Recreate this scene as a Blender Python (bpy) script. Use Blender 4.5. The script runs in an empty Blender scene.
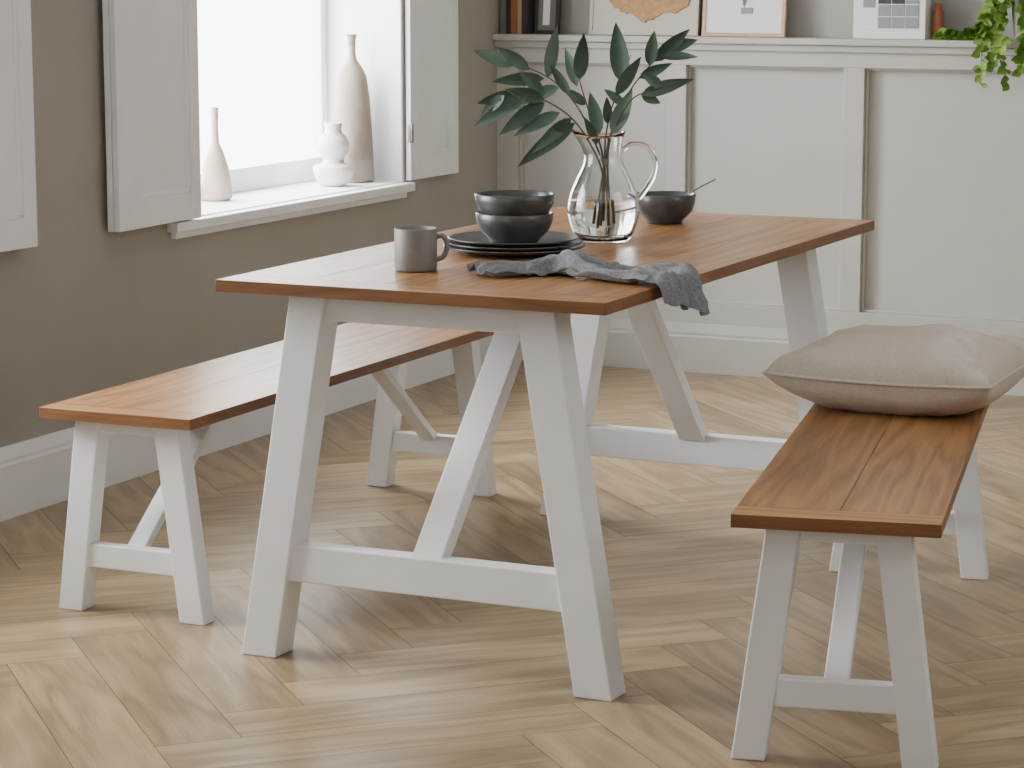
import bpy, bmesh, math, random
from mathutils import Vector, Matrix, noise
random.seed(7)
C=bpy.context.scene.collection
V=Vector
YAW=.4350
RU=V((math.cos(YAW),math.sin(YAW),0)); FW=V((-math.sin(YAW),math.cos(YAW),0)); UP=V((0,0,1))

# ------------------------------------------------------------------ materials
def s2l(c):
    return tuple(((x/255)/12.92 if x/255<=.04045 else ((x/255+.055)/1.055)**2.4) for x in c)
def base(name,col,rough=.5,**kw):
    m=bpy.data.materials.new(name);m.use_nodes=True
    b=m.node_tree.nodes['Principled BSDF']
    b.inputs['Base Color'].default_value=(*s2l(col),1)
    b.inputs['Roughness'].default_value=rough
    for k,v in kw.items(): b.inputs[k.replace('_',' ')].default_value=v
    return m
def N(m,t,**kw):
    n=m.node_tree.nodes.new(t)
    for k,v in kw.items(): setattr(n,k,v)
    return n
def L(m,a,b): m.node_tree.links.new(a,b)
def noisy(name,col,col2,scale,rough=.5,bump=.0,bscale=None,stretch=(1,1,1),detail=4,**kw):
    m=base(name,col,rough,**kw);b=m.node_tree.nodes['Principled BSDF']
    tc=N(m,'ShaderNodeTexCoord');mp=N(m,'ShaderNodeMapping');mp.inputs['Scale'].default_value=stretch
    L(m,tc.outputs['Object'],mp.inputs[0])
    n=N(m,'ShaderNodeTexNoise');n.inputs['Scale'].default_value=scale;n.inputs['Detail'].default_value=detail
    L(m,mp.outputs[0],n.inputs['Vector'])
    r=N(m,'ShaderNodeValToRGB');r.color_ramp.elements[0].position=.35;r.color_ramp.elements[1].position=.65
    r.color_ramp.elements[0].color=(*s2l(col),1);r.color_ramp.elements[1].color=(*s2l(col2),1)
    L(m,n.outputs['Fac'],r.inputs[0]);L(m,r.outputs[0],b.inputs['Base Color'])
    if bump:
        n2=N(m,'ShaderNodeTexNoise');n2.inputs['Scale'].default_value=bscale or scale*4;n2.inputs['Detail'].default_value=5
        L(m,mp.outputs[0],n2.inputs['Vector'])
        bp=N(m,'ShaderNodeBump');bp.inputs['Strength'].default_value=bump;bp.inputs['Distance'].default_value=.002
        L(m,n2.outputs['Fac'],bp.inputs['Height']);L(m,bp.outputs[0],b.inputs['Normal'])
    return m
def wood(name,dark,mid,light,rough=.4,var=.25,ring=14.,mixf=.62,spec=.5,su=1.3,sv=9):
    """wood grain laid out on the UV map (u along the plank), per-plank tone from attribute rnd"""
    m=base(name,mid,rough);b=m.node_tree.nodes['Principled BSDF']
    b.inputs['Specular IOR Level'].default_value=spec
    uv=N(m,'ShaderNodeUVMap')
    m1=N(m,'ShaderNodeMapping');m1.inputs['Scale'].default_value=(su,sv,1)
    L(m,uv.outputs[0],m1.inputs[0])
    n1=N(m,'ShaderNodeTexNoise');n1.inputs['Scale'].default_value=1.;n1.inputs['Detail'].default_value=2;n1.inputs['Distortion'].default_value=.15
    L(m,m1.outputs[0],n1.inputs['Vector'])
    mul=N(m,'ShaderNodeMath',operation='MULTIPLY');mul.inputs[1].default_value=ring;L(m,n1.outputs['Fac'],mul.inputs[0])
    fr=N(m,'ShaderNodeMath',operation='PINGPONG');fr.inputs[1].default_value=1.;L(m,mul.outputs[0],fr.inputs[0])
    m2=N(m,'ShaderNodeMapping');m2.inputs['Scale'].default_value=(5,220,1);L(m,uv.outputs[0],m2.inputs[0])
    n2=N(m,'ShaderNodeTexNoise');n2.inputs['Scale'].default_value=1.;n2.inputs['Detail'].default_value=5;n2.inputs['Roughness'].default_value=.65
    L(m,m2.outputs[0],n2.inputs['Vector'])
    mx=N(m,'ShaderNodeMix');mx.inputs[0].default_value=mixf
    L(m,fr.outputs[0],mx.inputs[2]);L(m,n2.outputs['Fac'],mx.inputs[3])
    r=N(m,'ShaderNodeValToRGB');e=r.color_ramp.elements
    e[0].position=.22;e[0].color=(*s2l(dark),1);e[1].position=.80;e[1].color=(*s2l(light),1)
    k=e.new(.5);k.color=(*s2l(mid),1)
    L(m,mx.outputs[0],r.inputs[0])
    at=N(m,'ShaderNodeAttribute');at.attribute_name='rnd'
    mr=N(m,'ShaderNodeMapRange');mr.inputs[3].default_value=1-var;mr.inputs[4].default_value=1+var*.45
    L(m,at.outputs['Fac'],mr.inputs[0])
    hs=N(m,'ShaderNodeHueSaturation');L(m,r.outputs[0],hs.inputs['Color']);L(m,mr.outputs[0],hs.inputs['Value'])
    L(m,hs.outputs[0],b.inputs['Base Color'])
    bp=N(m,'ShaderNodeBump');bp.inputs['Strength'].default_value=.22;bp.inputs['Distance'].default_value=.001
    L(m,n2.outputs['Fac'],bp.inputs['Height']);L(m,bp.outputs[0],b.inputs['Normal'])
    return m
M={}
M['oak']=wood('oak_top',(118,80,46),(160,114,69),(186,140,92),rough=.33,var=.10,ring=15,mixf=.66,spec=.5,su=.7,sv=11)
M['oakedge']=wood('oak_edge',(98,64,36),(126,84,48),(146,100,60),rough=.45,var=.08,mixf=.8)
M['floor']=wood('floor_oak',(122,100,68),(152,130,96),(176,154,118),rough=.32,var=.24,ring=9,mixf=.66,spec=.5)
M['gap']=base('floor_gap',(84,68,46),.8)
M['paint']=noisy('white_paint',(231,232,232),(237,238,238),6,rough=.42,bump=.05,bscale=60)
M['trim']=noisy('white_trim',(235,237,239),(240,242,244),5,rough=.45,bump=.04,bscale=40)
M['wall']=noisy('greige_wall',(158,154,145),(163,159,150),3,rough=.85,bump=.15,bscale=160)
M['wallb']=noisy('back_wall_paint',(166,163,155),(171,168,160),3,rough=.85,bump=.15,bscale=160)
M['panel']=noisy('panel_paint',(180,178,171),(185,183,176),4,rough=.55,bump=.05,bscale=80)
M['ceil']=base('ceiling_white',(235,234,232),.9)
M['glaze']=noisy('dark_glaze',(60,62,63),(76,77,77),30,rough=.32,bump=.2,bscale=90)
M['mug']=noisy('mug_glaze',(112,109,104),(124,120,115),25,rough=.5,bump=.15,bscale=120)
M['linen']=noisy('grey_linen',(108,110,113),(132,134,137),220,rough=.95,bump=.6,bscale=500)
M['cushion']=noisy('cushion_linen',(196,185,170),(206,196,181),180,rough=.95,bump=.5,bscale=420)
M['leaf']=noisy('eucalyptus_leaf',(48,70,56),(80,102,86),9,rough=.5)
M['stem']=base('stem_brown',(92,74,52),.7)
M['steel']=base('steel',(150,150,150),.25,Metallic=1.)
M['ivy']=noisy('vine_leaf',(82,124,40),(126,160,62),14,rough=.5)
M['clay']=noisy('vase_clay',(186,172,152),(200,186,168),20,rough=.85,bump=.3)
M['clayw']=noisy('vase_white',(218,213,203),(230,226,217),20,rough=.8,bump=.2)
M['clayg']=noisy('vase_greige',(156,143,130),(168,156,143),16,rough=.9,bump=.3)
M['black']=base('black_plastic',(50,50,52),.4)
M['grey']=base('grey_print',(138,141,144),.6)
M['paper']=base('paper_white',(232,231,228),.7)
M['cream']=base('board_cream',(198,191,180),.8)
M['tan']=noisy('cork_tan',(170,130,90),(190,150,108),60,rough=.9)
M['framewood']=noisy('frame_oak',(190,158,122),(206,176,140),20,rough=.5,stretch=(1,1,10))
M['bookr']=base('book_rust',(150,92,60),.7);M['bookd']=base('book_dark',(52,48,46),.7);M['bookg']=base('book_grey',(112,108,102),.7);M['bookt']=base('book_tan',(168,140,108),.7)
M['glass']=base('clear_glass',(250,252,252),.0,Transmission_Weight=1.,IOR=1.45)
M['water']=base('water',(248,252,252),.0,Transmission_Weight=1.,IOR=1.33)
M['terra']=noisy('pot_grey',(150,146,140),(162,158,150),20,rough=.8)

# ------------------------------------------------------------------ mesh builder
class MB:
    def __init__(s): s.bm=bmesh.new();s.uv=s.bm.loops.layers.uv.new('UVMap');s.rn=s.bm.loops.layers.float_color.new('rnd');s.mats=[]
    def mi(s,k):
        if k not in s.mats: s.mats.append(k)
        return s.mats.index(k)
    def face(s,vs,mat,smooth=False,axis=None,off=0,rnd=.5):
        try: f=s.bm.faces.new(vs)
        except ValueError: return
        f.material_index=s.mi(mat);f.smooth=smooth
        for l in f.loops:
            c=l.vert.co
            if axis is None: l[s.uv].uv=(c.x,c.y)
            else:
                u=c.dot(axis[0]);v=c.dot(axis[1])+c.z
                l[s.uv].uv=(u+off,v+off*.37)
            l[s.rn]=(rnd,rnd,rnd,1)
        return f
    def hexa(s,p,mat,axis=None,edge=None,grain=None):
        """p: 4 bottom (ccw) + 4 top points"""
        off=random.uniform(0,50);rnd=random.random()
        v=[s.bm.verts.new(V(q)) for q in p]
        for i,q in enumerate([(3,2,1,0),(4,5,6,7),(0,1,5,4),(1,2,6,5),(2,3,7,6),(3,0,4,7)]):
            s.face([v[k] for k in q],(edge if (edge and i>1) else mat),axis=axis,off=off,rnd=rnd)
    def box(s,a,b,mat,T=None,**k):
        x0,y0,z0=a;x1,y1,z1=b
        p=[(x0,y0,z0),(x1,y0,z0),(x1,y1,z0),(x0,y1,z0),(x0,y0,z1),(x1,y0,z1),(x1,y1,z1),(x0,y1,z1)]
        if T: p=[T@V(q) for q in p]
        s.hexa(p,mat,**k)
    def lathe(s,prof,c,mat,n=48,deform=None,T=None):
        c=V(c);rings=[]
        for r,z in prof:
            if r<1e-5:
                q=V((0,0,z)); q=(T@q if T else q)+c
                rings.append([s.bm.verts.new(q)]);continue
            ring=[]
            for i in range(n):
                a=2*math.pi*i/n;q=V((r*math.cos(a),r*math.sin(a),z))
                if deform:q=deform(q,a,r,z)
                if T:q=T@q
                ring.append(s.bm.verts.new(q+c))
            rings.append(ring)
        for A,B in zip(rings,rings[1:]):
            for i in range(n):
                j=(i+1)%n
                if len(A)==1 and len(B)==1: continue
                if len(A)==1: s.face([A[0],B[j],B[i]][::-1],mat,True)
                elif len(B)==1: s.face([A[i],A[j],B[0]],mat,True)
                else: s.face([A[i],A[j],B[j],B[i]],mat,True)
    def tube(s,pts,rad,mat,n=10,flat=1.):
        pts=[V(p) for p in pts];prev=None;rings=[]
        for i,p in enumerate(pts):
            t=(pts[min(i+1,len(pts)-1)]-pts[max(i-1,0)]).normalized()
            if prev is None:
                ref=UP if abs(t.z)<.9 else V((1,0,0));x=t.cross(ref).normalized()
            else: x=(prev-t*prev.dot(t)).normalized()
            prev=x;y=t.cross(x);r=rad[i] if hasattr(rad,'__len__') else rad
            rings.append([s.bm.verts.new(p+x*r*math.cos(2*math.pi*k/n)+y*r*flat*math.sin(2*math.pi*k/n)) for k in range(n)])
        for A,B in zip(rings,rings[1:]):
            for i in range(n): s.face([A[i],A[(i+1)%n],B[(i+1)%n],B[i]],mat,True)
        s.face(rings[0][::-1],mat);s.face(rings[-1],mat)
    def grid(s,rows,mat,close=False):
        vs=[[s.bm.verts.new(V(p)) for p in r] for r in rows]
        for A,B in zip(vs,vs[1:]):
            for i in range(len(A)-1): s.face([A[i],A[i+1],B[i+1],B[i]],mat,True)
    def obj(s,name,parent=None,bevel=0,recalc=True):
        if recalc: bmesh.ops.recalc_face_normals(s.bm,faces=s.bm.faces)
        me=bpy.data.meshes.new(name);s.bm.to_mesh(me);s.bm.free()
        for k in s.mats: me.materials.append(M[k])
        o=bpy.data.objects.new(name,me);C.objects.link(o)
        if parent:o.parent=parent
        if bevel:
            b=o.modifiers.new('bevel','BEVEL');b.width=bevel;b.segments=2;b.limit_method='ANGLE';b.angle_limit=math.radians(35);b.harden_normals=False
        return o
def empty(name,loc=(0,0,0)):
    e=bpy.data.objects.new(name,None);e.location=loc;e.empty_display_size=.1;C.objects.link(e);return e
def smooth_path(pts,n=8):
    pts=[V(p) for p in pts];out=[]
    P=[pts[0]*2-pts[1]]+pts+[pts[-1]*2-pts[-2]]
    for i in range(1,len(P)-2):
        for k in range(n):
            t=k/n;a,b,c,d=P[i-1],P[i],P[i+1],P[i+2]
            out.append(.5*((2*b)+(c-a)*t+(2*a-5*b+4*c-d)*t*t+(3*b-a-3*c+d)*t**3))
    out.append(pts[-1]);return out

XW=-1.201; YB=3.836; X1=3.7; Y0=-5.6; ZC=2.55; TH=.32
# ------------------------------------------------------------------ floor : herringbone oak
fl=MB()
PL,PW=.80,.16;g=.0007
A=Matrix.Rotation(math.radians(45),3,'Z');org=V((.3,-.2,0))
def plank(x0,y0,x1,y1,horiz):
    c=A@V(((x0+x1)/2,(y0+y1)/2,0))+org
    if c.x<XW-.9 or c.x>X1+.9 or c.y<Y0-.9 or c.y>YB+.9: return
    ps=[A@V(q)+org for q in ((x0+g,y0+g,0),(x1-g,y0+g,0),(x1-g,y1-g,0),(x0+g,y1-g,0))]
    ax=(A@V((1,0,0)),A@V((0,1,0))) if horiz else (A@V((0,1,0)),A@V((1,0,0)))
    fl.face([fl.bm.verts.new(p) for p in ps],'floor',axis=ax,off=random.uniform(0,90),rnd=random.random())
for j in range(-14,15):
    for i in range(-70,71):
        x=i*PW+j*PL;y=i*PW-j*PL
        plank(x,y,x+PL,y+PW,True);plank(x,y+PW,x+PW,y+PW+PL,False)
bm=fl.bm
for co,no in (((XW-.1,0,0),(-1,0,0)),((X1+.1,0,0),(1,0,0)),((0,Y0-.1,0),(0,-1,0)),((0,YB+.1,0),(0,1,0))):
    bmesh.ops.bisect_plane(bm,geom=bm.verts[:]+bm.edges[:]+bm.faces[:],plane_co=co,plane_no=no,clear_outer=True)
fl.box((XW-.1,Y0-.1,-.06),(X1+.1,YB+.1,-.0015),'gap')
fl.obj('floor',recalc=False)

# ------------------------------------------------------------------ walls
WY=[(-.77,.53),(1.83,3.13)];WZ=(.665,2.05)
b=MB()
xs=(XW-TH,XW)
def wb(y0,y1,z0,z1): b.box((xs[0],y0,z0),(xs[1],y1,z1),'wall')
wb(Y0,YB+.3,0,WZ[0]);wb(Y0,YB+.3,WZ[1],ZC)
wb(Y0,WY[0][0],*WZ);wb(WY[0][1],WY[1][0],*WZ);wb(WY[1][1],YB+.3,*WZ)
b.obj('wall_left')
b=MB();b.box((XW,YB+.12,0),(X1,YB+.3,ZC),'wallb');b.obj('wall_back')
b=MB();b.box((X1,Y0,0),(X1+.15,YB+.3,ZC),'wallb');b.obj('wall_right')
b=MB();b.box((XW,Y0-.15,0),(X1,Y0,ZC),'wallb');b.obj('wall_front')
b=MB();b.box((XW-TH,Y0-.15,ZC),(X1+.15,YB+.3,ZC+.1),'ceil');b.obj('ceiling')
# wainscot
b=MB();yf=YB;T0=.038
b.box((XW,yf+T0,0),(X1,YB+.12,1.10),'panel')
xsP=[(-1.12,-.57),(-.50,.05),(.12,.67),(.74,1.29),(1.36,1.91),(1.98,2.53),(2.60,3.15)]
zp=(.235,1.035)
b.box((XW,yf,zp[1]),(X1,yf+T0,1.10),'panel');b.box((XW,yf,0),(X1,yf+T0,zp[0]),'panel')
e=XW
for a,c in xsP+[(X1,X1)]:
    b.box((e,yf,zp[0]),(a,yf+T0,zp[1]),'panel');e=c
for a,c in xsP:
    w_=.008
    for q in (((a,yf+.018,zp[0]),(a+w_,yf+T0,zp[1])),((c-w_,yf+.018,zp[0]),(c,yf+T0,zp[1])),((a,yf+.018,zp[0]),(c,yf+T0,zp[0]+w_)),((a,yf+.018,zp[1]-w_),(c,yf+T0,zp[1]))): b.box(q[0],q[1],'panel')
b.obj('trim_1',bevel=.002)
b=MB();b.box((XW,yf-.035,1.108),(X1,YB+.12,1.13),'panel');b.box((XW,yf-.016,1.085),(X1,YB+.02,1.108),'panel');b.obj('trim_2',bevel=.004)
def baseboard(name,axis,mat='trim',h=.165):
    prof=[(0,0),(.022,0),(.022,h-.045),(.018,h-.038),(.018,h-.03),(.012,h-.012),(.008,h),(0,h)]
    b=MB()
    if axis=='L': P=lambda d,z,t:(XW+d,Y0+t*(YB-Y0),z)
    if axis=='B': P=lambda d,z,t:(XW+t*(X1-XW),YB-d,z)
    if axis=='R': P=lambda d,z,t:(X1-d,Y0+t*(YB-Y0),z)
    if axis=='F': P=lambda d,z,t:(XW+t*(X1-XW),Y0+d,z)
    A_=[b.bm.verts.new(V(P(d,z,0))) for d,z in prof];B_=[b.bm.verts.new(V(P(d,z,1))) for d,z in prof]
    n=len(prof)
    for i in range(n): b.face([A_[i],A_[(i+1)%n],B_[(i+1)%n],B_[i]],mat)
    b.face(A_[::-1],mat);b.face(B_,mat);b.obj(name)
baseboard('baseboard_left','L',h=.18);baseboard('baseboard_back','B','panel',h=.165);baseboard('baseboard_right','R');baseboard('baseboard_front','F')

# ------------------------------------------------------------------ windows
def window(idx,y0,y1):
    z0,z1=WZ;b=MB()
    xo=XW-TH; t=.012
    b.box((xo,y0,z0-.0),(XW,y1,z0+t),'trim');b.box((xo,y0,z1-t),(XW,y1,z1),'trim')
    b.box((xo,y0,z0),(XW,y0+t,z1),'trim');b.box((xo,y1-t,z0),(XW,y1,z1),'trim')
    b.box((XW,y0-.12,z0-.020),(XW+.038,y1+.01,z0+.008),'trim')
    b.box((XW,y0-.10,z0-.040),(XW+.018,y1-.01,z0-.020),'trim')
    fx=(xo+.01,xo+.05);w_=.05
    b.box((fx[0],y0+w_,z0+t),(fx[1],y1-w_,z0+.085),'trim');b.box((fx[0],y0+w_,z1-.07),(fx[1],y1-w_,z1-t),'trim')
    b.box((fx[0],y0+t,z0+t),(fx[1],y0+w_,z1-t),'trim');b.box((fx[0],y1-w_,z0+t),(fx[1],y1-t,z1-t),'trim')
    b.box((fx[0]+.01,y0+w_,1.42),(fx[1]-.01,y1-w_,1.46),'trim')
    b.obj('window_%d'%idx,bevel=.003)
window(1,*WY[1]);window(2,*WY[0])
def shutter(y0,y1,hinge,name='window_shutter',ang=2,leaves=2):
    """panelled shutter folded back against the wall; hinge at y=hinge"""
    W_=abs(y1-y0);z0,z1=.678,2.03;b=MB()
    s=1 if (y0+y1)/2>hinge else -1
    def leaf(xoff):
        th=.018;st=.05
        def bx(ya,yb,za,zb,xa=0,xb=th): b.box((xoff+xa,min(s*ya,s*yb),za),(xoff+xb,max(s*ya,s*yb),zb),'trim')
        bx(0,st,z0,z1);bx(W_-st,W_,z0,z1)
        bx(st,W_-st,z0,z0+.075);bx(st,W_-st,z1-.06,z1);bx(st,W_-st,1.34,1.40)
        for za,zb in ((z0+.075,1.34),(1.40,z1-.06)):
            bx(st,W_-st,za,zb,.002,.006)
            m_=.012
            bx(st,st+m_,za,zb,.004,.013);bx(W_-st-m_,W_-st,za,zb,.004,.013);bx(st,W_-st,za,za+m_,.004,.013);bx(st,W_-st,zb-m_,zb,.004,.013)
    leaf(.0)
    if leaves==2: leaf(.020)
    for z in (.80,1.70): b.tube([(.024,s*-.004,z),(.024,s*-.004,z+.06)],.006,'steel',n=8);b.box((.010,-.004,z),(.028,.004,z+.06),'steel')
    o=b.obj(name,bevel=.002);o.location=(XW+.004,hinge,0);o.rotation_euler[2]=math.radians(ang)*(-s)
    return o
shutter(1.395,1.825,1.825);shutter(3.14,3.48,3.14,leaves=1,ang=1);shutter(.60,1.03,.60)
shutter(-1.23,-.79,-.79)

# ------------------------------------------------------------------ table & benches
def trestle(name,W,Ln,H,t,a,bb,w,d,e,sz,ap,brun,bw,nplank,cap,bev):
    b=MB();zt=H-t
    AX=(V((0,1,0)),V((1,0,0)));AY=(V((1,0,0)),V((0,1,0)))
    g=.00025
    for k in range(nplank):
        x0=W*k/nplank+(g if k else 0);x1=W*(k+1)/nplank-(g if k<nplank-1 else 0)
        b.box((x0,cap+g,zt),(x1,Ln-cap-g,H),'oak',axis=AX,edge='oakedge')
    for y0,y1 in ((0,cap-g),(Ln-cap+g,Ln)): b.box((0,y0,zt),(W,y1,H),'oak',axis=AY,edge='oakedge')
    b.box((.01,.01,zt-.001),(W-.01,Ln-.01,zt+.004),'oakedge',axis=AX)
    top=b
    b2=MB()
    for ya in (e,Ln-e-d):
        yb=ya+d
        for m in (0,1):
            f=(lambda x:x) if m==0 else (lambda x:W-x)
            p=[(f(bb),ya,0),(f(bb+w),ya,0),(f(bb+w),yb,0),(f(bb),yb,0),(f(a),ya,zt),(f(a+w),ya,zt),(f(a+w),yb,zt),(f(a),yb,zt)]
            b2.hexa(p,'paint')
        m0,m1=ya+d*.18,yb-d*.18
        def xi(z): return bb+(a-bb)*z/zt+w*.6
        for z0,z1 in (sz,(zt-ap,zt)):
            b2.hexa([(xi(z0),m0,z0),(W-xi(z0),m0,z0),(W-xi(z0),m1,z0),(xi(z0),m1,z0),(xi(z1),m0,z1),(W-xi(z1),m0,z1),(W-xi(z1),m1,z1),(xi(z1),m1,z1)],'paint')
    cx=W/2
    b2.box((cx-bw*.4,e+d*.8,zt-ap*.9),(cx+bw*.4,Ln-e-d*.8,zt),'paint')
    for s in (0,1):
        F=(lambda y:y) if s==0 else (lambda y:Ln-y)
        ys=e+d*.5;zb=sz[1]-.012;ye=ys+brun;zq=zt-.004;h=bw*.80
        q=[];dy=h*.62
        for x in (cx-bw/2,cx+bw/2):
            q.append([(x,F(ys-dy*.55),zb),(x,F(ys+dy*.95),zb),(x,F(ye+dy),zq),(x,F(ye-dy*.5),zq)])
        A_,B_=q
        b2.hexa([A_[0],B_[0],B_[1],A_[1],A_[3],B_[3],B_[2],A_[2]],'paint')
    em=empty(name)
    top.obj('top',em,bevel=bev);b2.obj('trestle_frame',em,bevel=.003)
    return em
tab=trestle('dining_table',.828,1.657,.77,.0235,.132,.008,.0787,.073,.061,(.160,.235),.056,.50,.066,5,.085,.0012)
bk=dict(W=.358,Ln=1.585,H=.45,t=.0235,a=.055,bb=-.001,w=.060,d=.048,e=.045,sz=(.098,.150),ap=.030,brun=.37,bw=.044,nplank=2,cap=.075,bev=.0010)
bl=dict(bk);bl.update(W=.372,a=.060,bb=.004)
b1=trestle('dining_bench',**bl);b1.location=(-.5455,.1693,0);b1.rotation_euler[2]=.013
b2_=trestle('dining_bench.001',**bk);b2_.location=(1.155,-.2186,0);b2_.rotation_euler[2]=.1959

# ------------------------------------------------------------------ table ware
ZT=.7705
def bowl_prof(R,h,th=.004,foot=.45):
    out=[(0,.003),(R*foot,.003),(R*foot,0),(R*foot+.004,0),(R*(foot+.08),.006),(R*.86,h*.38),(R*.97,h*.7),(R,h)]
    inn=[(R-th*.5,h+.0015),(R-th,h),(R*.97-th,h*.7),(R*.86-th,h*.40),(R*(foot+.0),.011),(0,.009)]
    return out+inn
pc=V((.335,.665,ZT))
b=MB()
for k in range(3):
    z=k*.0085;R=.152-.006*k
    pr=[(0,.002),(R*.62,.002),(R*.62,0),(R*.66,0),(R*.74,.006),(R*.97,.013),(R,.0155),(R-.001,.0175),(R*.965,.0165),(R*.74,.0095),(R*.6,.007),(0,.007)]
    b.lathe([(r,zz+z) for r,zz in pr],pc+V((.003*math.sin(k*2),.003*math.cos(k*3),0)),'glaze',n=64)
b.obj('plate_stack')
b=MB();bc=pc+V((.008,-.012,.0245))
b.lathe(bowl_prof(.083,.062,foot=.55),bc,'glaze',n=64)
b.lathe(bowl_prof(.085,.062,foot=.62),bc+V((0,0,.040)),'glaze',n=64)
b.obj('bowl_stack')
b=MB();mc=V((.300,.300,ZT))-RU*.011;R=.043;h=.086
b.lathe([(0,.002),(R-.006,.002),(R-.004,0),(R-.002,.001),(R,.006),(R,.03),(R,h-.002),(R-.0012,h),(R-.003,h-.001),(R-.0035,.02),(R-.006,.007),(0,.006)],mc,'mug',n=48)
hd=RU
hp=[mc+hd*(R-.002)+UP*.068,mc+hd*(R+.010)+UP*.070,mc+hd*(R+.018)+UP*.060,mc+hd*(R+.019)+UP*.044,mc+hd*(R+.012)+UP*.028,mc+hd*(R-.002)+UP*.022]
b.tube(smooth_path(hp,6),.0055,'mug',n=10)
b.obj('coffee_mug')
b=MB();rc=V((.395,1.385,ZT))
b.lathe(bowl_prof(.074,.068,foot=.5),rc,'glaze',n=56)
b.obj('bowl')
b=MB()
sp=[rc+RU*-.02+UP*.018,rc+RU*.02+UP*.035+FW*.005,rc+RU*.066+UP*.073+FW*.01,rc+RU*.122+UP*.102+FW*.016]
b.tube(smooth_path(sp,6),.0032,'steel',n=8,flat=.6)
b.lathe([(0,-.003),(.012,-.001),(.018,.004),(.017,.005),(.011,.001),(0,-.001)],rc+RU*-.026+UP*.016,'steel',n=20)
b.obj('spoon')

# jug
jc=V((.416,.963,ZT));jug=empty('glass_jug')
def spout(q,a,r,z):
    if z>.165 and r>.02:
        k=max(0,(z-.165)/.06);d=V((math.cos(a),math.sin(a),0));c=d.dot(-RU)
        s=max(0,c)**6
        q=q+d*(.020*s*k*k)+UP*(.010*s*k*k)
        c2=max(0,d.dot(RU));q=q+UP*(.007*c2*c2*k*k)
    return q
JS=1.05
out=[(0,0),(.050,0),(.056,.003),(.061,.010),(.070,.032),(.0755,.055),(.0755,.075),(.069,.105),(.056,.135),(.044,.160),(.039,.180),(.040,.200),(.046,.222)]
outer=[(p.x*JS,p.z*JS) for p in smooth_path([(r,0,z) for r,z in out],3)]
inn=[(max(0,r-.0028),max(z,.008)) for r,z in outer if z>.012]
inner=[(0,.010),(.045,.0095)]+[(r,z) for r,z in inn]
b=MB();b.lathe(outer+[(.0452*JS,.2235*JS)]+inner[::-1],jc,'glass',n=64,deform=spout);b.obj('jug_body',jug)
b=MB()
hp=[(.0385,.190),(.060,.204),(.092,.198),(.108,.170),(.104,.135),(.086,.105),(.0735,.088)]
b.tube(smooth_path([jc+RU*x*JS+UP*z*JS for x,z in hp],6),.0058,'glass',n=12);b.obj('handle',jug)
wl=.092
wl_in=[(r,z) for r,z in inn if .013<z<wl]
wp=[(0,.0105),(.044,.0105)]+[(r-.0005,z) for r,z in wl_in]+[(wl_in[-1][0]-.0008,wl),(0,wl)]
b=MB();b.lathe(wp,jc,'water',n=64);b.obj('water',jug)

# eucalyptus
def leaf(b,p0,p1,w,mat,tw=0.,curl=.12,fold=.25,n=8):
    p0=V(p0);p1=V(p1);d=p1-p0;ln=d.length;t=d.normalized()
    side=t.cross(FW*-1);
    if side.length<.1: side=RU
    side.normalize();side=Matrix.Rotation(tw,3,t)@side;nn=side.cross(t).normalized()
    rows=[]
    for i in range(n+1):
        s=i/n;wd=w*(math.sin(math.pi*min(1,s**.8))**.85)*(1-.25*s)+.0008
        if i==n: wd=.0006
        c=p0+t*ln*s+nn*(curl*ln*(s*s-s))*1.0-UP*(curl*.5*ln*s*s)
        rows.append([c-side*wd*.5+nn*fold*wd*.5,c-side*wd*.25+nn*fold*wd*.2,c,c+side*wd*.25+nn*fold*wd*.2,c+side*wd*.5+nn*fold*wd*.5])
    b.grid(rows,mat)
def J(px,py,w=0): return jc+RU*((px-604)/451)+UP*((244-py)/449)+FW*w
b=MB()
stems=[
 [J(600,228,.01),J(603,180,.0),J(592,150,-.005),J(572,122,-.02),J(545,104,-.035),J(520,98,-.05),J(496,104,-.06)],
 [J(608,226,.0),J(606,180,.0),J(596,148,.0),J(578,112,.02),J(556,88,.04),J(530,74,.05),J(505,66,.06)],
 [J(596,224,-.01),J(604,170,.0),J(606,140,.0),J(612,112,.01),J(622,86,.0),J(630,60,-.01)],
 [J(612,224,.01),J(608,170,.0),J(612,138,-.01),J(630,104,-.03),J(655,92,-.05),J(680,84,-.06)],
 [J(604,222,.01),J(606,170,.0),J(610,140,.0),J(628,100,.03),J(650,72,.05),J(672,54,.07)],
 [J(602,226,.0),J(604,170,.0),J(598,140,.01),J(588,112,.03),J(580,85,.05),J(577,68,.06)],
]
for s in stems:
    p=smooth_path(s,6);b.tube(p,[.0026-.0016*i/len(p) for i in range(len(p))],'stem',n=7)
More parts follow.
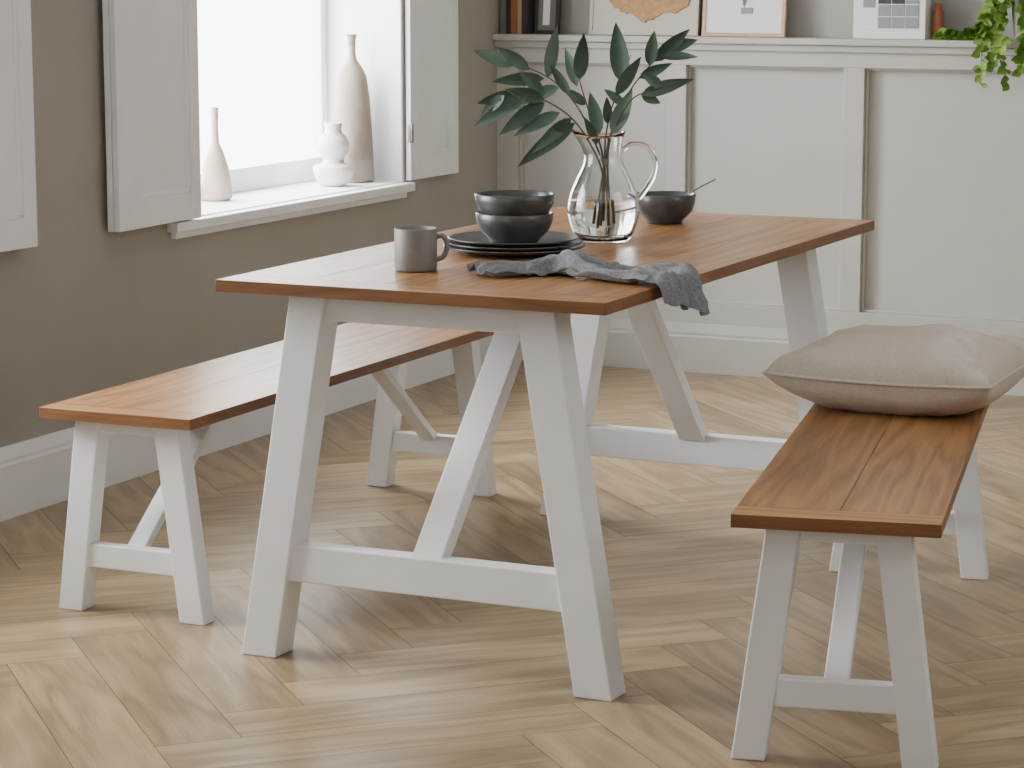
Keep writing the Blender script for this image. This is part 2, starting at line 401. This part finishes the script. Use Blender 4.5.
lv=[((520,98),(478,104),-.05,.034),((528,98),(474,126),-.05,.040),((545,106),(500,134),-.03,.040),((560,116),(514,136),-.03,.034),
 ((575,126),(518,166),-.03,.042),((572,122),(532,152),-.01,.034),((545,104),(506,90),-.04,.034),((505,98),(482,118),-.06,.028),
 ((530,76),(498,50),.05,.032),((515,72),(474,54),.06,.038),((545,84),(492,84),.04,.034),((548,84),(558,28),.04,.034),
 ((560,92),(514,108),.03,.034),((570,100),(550,66),.02,.026),((545,100),(520,74),.0,.030),
 ((580,86),(584,36),.05,.038),((578,92),(566,52),.05,.030),((586,110),(566,92),.03,.024),
 ((622,88),(615,24),.0,.048),((616,100),(640,58),.0,.034),((600,138),(590,94),.0,.034),((608,128),(606,98),.0,.024),
 ((612,138),(632,90),-.02,.042),((625,110),(604,92),.0,.024),((640,98),(692,80),-.05,.034),((660,90),(640,76),-.05,.026),
 ((650,72),(654,34),.05,.032),((640,84),(672,66),.05,.028),((655,68),(690,32),.06,.034),((668,56),(698,44),.07,.030),((660,62),(698,60),.06,.024),
 ((640,98),(660,106),-.04,.026),((598,148),(584,118),.01,.022)]
for (a,c,w_,wd) in lv:
    leaf(b,J(a[0],a[1],w_),J(c[0],c[1],w_+random.uniform(-.05,.03)),wd,'leaf',tw=random.uniform(-.5,.5))
b.obj('eucalyptus_branches',recalc=False)

# napkin : crumpled and twisted, one end drooping over the table's long edge
b=MB()
cl=smooth_path([(.44,.265,0),(.48,.305,0),(.52,.340,0),(.575,.355,0),(.63,.335,0),(.69,.330,0),(.76,.335,0),(.83,.325,0),(.862,.315,0),(.885,.31,0)],12)
S=[0]
for p,q in zip(cl,cl[1:]): S.append(S[-1]+(q-p).length)
xe=.831
rows=[];nt=72
for i,p in enumerate(cl):
    t=(cl[min(i+1,len(cl)-1)]-cl[max(i-1,0)]).normalized();sd=V((-t.y,t.x,0));s=S[i]
    pinch=math.exp(-((s-.21)/.06)**2)
    hw=.056+.040*max(0,min(1,(s-.22)/.2))-.024*pinch
    row=[]
    for k in range(nt+1):
        u=2*k/nt-1
        ph=u*(9+2*pinch)+2.6*math.sin(s*9)+3.2*noise.noise(V((s*7,u*1.5,1)))
        fd=abs(math.sin(ph*.5))**1.3
        z=.003+(.020+.012*pinch)*fd*(1-.25*u*u)+.020*max(0,noise.noise(V((s*12,u*2.2,5))))+.008*noise.noise(V((s*30,u*6,2)))
        z+=.010*pinch*(1-u*u)
        z=max(.002,z)
        endw=.02*noise.noise(V((u*3,7 if i<3 else 9,0)))
        q=p+sd*(hw*u*(1+.3*noise.noise(V((s*9,u,3)))))+t*endw*(1 if i<2 or i>len(cl)-3 else 0)
        q+=t*.008*noise.noise(V((s*20,u*4,8)))
        if q.x<=xe: P=V((q.x,q.y,ZT+z))
        else:
            d=q.x-xe;r_=.016;dl=d
            a=min(math.pi/2,dl/r_)
            x=xe+math.sin(a)*(r_*.6)+.35*max(0,dl-r_*1.57);zz=ZT-(1-math.cos(a))*r_-max(0,dl-r_*math.pi/2)
            nrm=V((math.sin(a),0,math.cos(a)))
            P=V((x,q.y-(dl*.10),zz))+nrm*z*1.2
        row.append(P)
    rows.append(row)
b.grid(rows,'linen')
o=b.obj('linen_napkin',recalc=False);md=o.modifiers.new('s','SOLIDIFY');md.thickness=.0016;md.offset=1
# cushion
b=MB();n=60;S_=.24
def cush(u,v,sgn):
    au,av=abs(u),abs(v)
    f=((1-au**2.6)*(1-av**2.6));f=max(0,f)**.42
    x=u*S_*(1-.07*(1-v*v));y=v*S_*(1-.07*(1-u*u))
    wr=.011*noise.noise(V((u*2.2,v*2.2,sgn*4)))+.009*noise.noise(V((u*1.2+v*3,v*4,sgn)))*(au+av)*.7
    ang=math.atan2(v,u);edge=max(au,av)
    pk=.010*math.sin(ang*19+4*noise.noise(V((u*3,v*3,2))))*max(0,edge-.5)*2*(1-edge)*2
    cr=.012*math.exp(-((au-av)*5)**2)*math.sin((au+av)*8+noise.noise(V((u*3,v*3,0)))*5)*(au*av)
    if sgn>0: z=.082*f+(wr+cr+pk)*min(1,f*2)
    else: z=-min(.074,.092*f+pk*.6*min(1,f*2))
    z+=.010*(au*av)**2
    return V((x,y,z))
for sgn in (1,-1):
    b.grid([[cush(2*i/n-1,2*j/n-1,sgn) for i in range(n+1)] for j in range(n+1)],'cushion')
ed=[cush(-1+2*i/20,-1,1) for i in range(20)]+[cush(1,-1+2*i/20,1) for i in range(20)]+[cush(1-2*i/20,1,1) for i in range(20)]+[cush(-1,1-2*i/20,1) for i in range(21)]
b.tube(ed,.0038,'cushion',n=8)
bmesh.ops.remove_doubles(b.bm,verts=b.bm.verts,dist=.0004)
o=b.obj('cushion')
o.location=b2_.matrix_basis@V((.188,1.20,.4505+.0745));o.rotation_euler=(0,0,.1959+math.radians(-10))

# ------------------------------------------------------------------ window-sill vases
zs=WZ[0]+.0125
b=MB()
b.lathe([(0,0),(.040,0),(.048,.01),(.047,.04),(.038,.10),(.024,.145),(.012,.17),(.010,.21),(.011,.27),(.0125,.275),(.009,.275),(.008,.2),(0,.2)],(-1.395,2.29,zs),'clay',n=40);b.obj('bottle_vase')
b=MB()
b.lathe([(0,0),(.064,0),(.069,.010),(.064,.14),(.056,.27),(.047,.335),(.036,.36),(.016,.39),(.012,.41),(.012,.455),(.017,.468),(.020,.470),(.014,.466),(.010,.4),(0,.4)],(-1.335,3.035,zs),'clayg',n=40);b.obj('tall_vase')
b=MB();k=1.15
b.lathe([(r*k,z*k) for r,z in [(0,0),(.030,0),(.046,.012),(.055,.035),(.057,.052),(.050,.058),(.036,.060),(.028,.066),(.030,.078),(.040,.092),(.044,.115),(.036,.135),(.024,.146),(.022,.158),(.026,.172),(.024,.174),(.018,.16),(0,.15)]],(-1.315,2.87,zs),'clayw',n=40);b.obj('sculptural_vase')

# ------------------------------------------------------------------ things on the ledge
zl=1.1305;yl=YB+.055
b=MB();x=-1.190
for wd,h,mt in ((.022,.19,'bookg'),(.018,.20,'bookd'),(.026,.185,'bookr'),(.016,.20,'bookt'),(.022,.21,'bookd')):
    b.box((x,yl-.05,zl),(x+wd-.001,yl+.06,zl+h),mt);x+=wd
b.obj('books',bevel=.001)
def framed(name,x0,x1,h,mat_f,fw,mat_in,lean=.10,y=None,art=None):
    b=MB();T=Matrix.Translation(V((0,(y or yl)-.02,zl+.001)))@Matrix.Rotation(-lean,4,'X')
    bx=lambda a,c,m:b.box(a,c,m,T=T)
    bx((x0+fw,.004,fw),(x1-fw,.012,h-fw),mat_in)
    bx((x0,0,0),(x1,.016,fw),mat_f);bx((x0,0,h-fw),(x1,.016,h),mat_f);bx((x0,0,fw),(x0+fw,.016,h-fw),mat_f);bx((x1-fw,0,fw),(x1,.016,h-fw),mat_f)
    if art: art(b,T)
    return b.obj(name)
framed('photo_frame',-1.075,-.985,.20,'bookd',.012,'bookg',art=lambda b,T:b.box((-1.045,.002,.03),(-1.02,.0045,.12),'paper',T=T))
def mapart(b,T):
    pts=[(.05,.16),(.08,.10),(.12,.075),(.16,.07),(.20,.045),(.235,.05),(.27,.08),(.31,.075),(.35,.09),(.375,.14),(.36,.19),(.30,.24),(.2,.26),(.1,.24)]
    P=[]
    for i,(x,z) in enumerate(pts):
        x2,z2=pts[(i+1)%len(pts)]
        for k in range(5):
            t=k/5;P.append((x+(x2-x)*t+random.uniform(-.004,.004),z+(z2-z)*t+random.uniform(-.004,.004)))
    f=[b.bm.verts.new(T@V((-.87+x,-.003,z))) for x,z in P];k=[b.bm.verts.new(T@V((-.87+x,.004,z))) for x,z in P]
    b.face(f,'tan')
    for i in range(len(f)): b.face([f[i],f[(i+1)%len(f)],k[(i+1)%len(f)],k[i]],'tan')
framed('map_board',-.87,-.475,.30,'cream',.012,'cream',art=mapart)
def botan(b,T):
    c=-.31
    for i in range(14):
        a=random.uniform(.3,2.8);z=.10+.012*i
        p0=T@V((c,.003,z));p1=T@V((c+math.cos(a)*.05,.001,z+.03))
        leaf(b,p0,p1,.018,'grey',curl=0,fold=0)
    b.box((c-.0012,.0015,.085),(c+.0012,.004,.26),'grey',T=T)
    b.box((c-.01,.001,.075),(c+.03,.004,.095),'grey',T=T)
framed('botanical_print',-.455,-.165,.38,'framewood',.012,'paper',art=botan,y=yl-.012)
b=MB()
b.box((.075,yl-.045,zl),(.315,yl+.02,zl+.165),'paper')
b.box((.100,yl-.0465,zl+.028),(.295,yl-.044,zl+.15),'paper')
for i in range(3):
    for j in range(3): b.box((.158+i*.046,yl-.0485,zl+.034+j*.039),(.158+i*.046+.043,yl-.046,zl+.034+j*.039+.036),'black' if (i<2 and j==2) else 'grey')
b.box((.108,yl-.0485,zl+.10),(.148,yl-.046,zl+.145),'grey')
b.obj('desk_calendar',bevel=.0015)
b=MB();b.lathe([(0,0),(.016,0),(.018,.01),(.018,.085),(.012,.095),(.012,.115),(0,.115)],(.345,yl,zl),'bookr',n=24);b.obj('small_jar')
# trailing vine in a pot
vine=empty('trailing_vine');b=MB();pcn=V((.65,yl-.0,zl))
b.lathe([(0,0),(.05,0),(.054,.01),(.068,.12),(.070,.125),(.064,.125),(.058,.11),(0,.105)],pcn,'terra',n=36);b.obj('pot',vine)
b=MB();random.seed(11)
def vleaf(p,sz):
    a=random.uniform(0,6.28);d=V((math.cos(a),-abs(math.sin(a))*.6,-.5+random.uniform(-.3,.6))).normalized()
    leaf(b,p,p+d*sz,sz*.95,'ivy',tw=random.uniform(-.8,.8),curl=.15)
for k in range(20):
    a=random.uniform(-2.9,.1);rx=random.uniform(.06,.15)
    lx=math.cos(a)*rx*1.4;dx=-abs(math.sin(a))*.07-.05
    dr=random.uniform(.05,.17)
    p=[pcn+V((0,0,.11)),pcn+V((lx*.5,dx*.5,.165)),pcn+V((lx,dx-.02,.11)),pcn+V((lx*1.15,dx-.035,.02)),pcn+V((lx*1.2+random.uniform(-.03,.03),dx-.035,.02-dr))]
    if k%4==0: p=[pcn+V((0,0,.11)),pcn+V((-.06,-.03,.15)),pcn+V((-.12,-.05,.06)),pcn+V((-.18,-.05,.022)),pcn+V((-.24-.02*k/8,-.045,.018))]
    p=smooth_path(p,7);b.tube(p,.0014,'ivy',n=5)
    for q in p[5:]:
        for _ in range(2): vleaf(q+V((random.uniform(-.006,.006),random.uniform(-.008,0),random.uniform(-.004,.008))),random.uniform(.02,.036))
b.obj('vines',vine,recalc=False)

# ------------------------------------------------------------------ light
def area(name,loc,target,sx,sy,power,col=(1,1,1)):
    l=bpy.data.lights.new(name,'AREA');l.shape='RECTANGLE';l.size=sx;l.size_y=sy;l.energy=power;l.color=col
    o=bpy.data.objects.new(name,l);C.objects.link(o);o.location=loc
    o.rotation_euler=(V(target)-V(loc)).to_track_quat('-Z','Y').to_euler();return o
CL=(.965,.98,1)
area('daylight_window_1',(-2.5,2.31,2.0),(.3,1.9,.4),1.7,1.7,270,CL)
area('daylight_window_2',(-2.5,-.3,2.0),(.3,.1,.4),1.7,1.7,205,CL)
area('ceiling_fill',(1.6,-1.2,2.5),(.6,.6,0),2.2,2.2,14,CL)  # added fill from overhead, not a fixture of the room
area('front_fill',(.2,-5.2,1.8),(.2,.5,.7),2.2,1.6,34,CL)  # unseen lamp behind the camera, added to lift the front faces
area('right_fill',(3.4,.2,2.1),(-1.2,1.4,1.0),1.6,1.2,22,CL)  # extra fill added to brighten the left wall and shutters
wd=bpy.data.worlds.new('sky');bpy.context.scene.world=wd;wd.use_nodes=True
wd.node_tree.nodes['Background'].inputs[0].default_value=(.98,.99,1,1);wd.node_tree.nodes['Background'].inputs[1].default_value=9

# ------------------------------------------------------------------ camera
cd=bpy.data.cameras.new('camera');cd.sensor_width=36;cd.sensor_fit='HORIZONTAL';cd.lens=2587.5*36/1024
co=bpy.data.objects.new('camera',cd);C.objects.link(co);co.location=(2.6441,-4.3123,1.3930)
co.rotation_euler=(math.pi/2-.1637,0,YAW);bpy.context.scene.camera=co
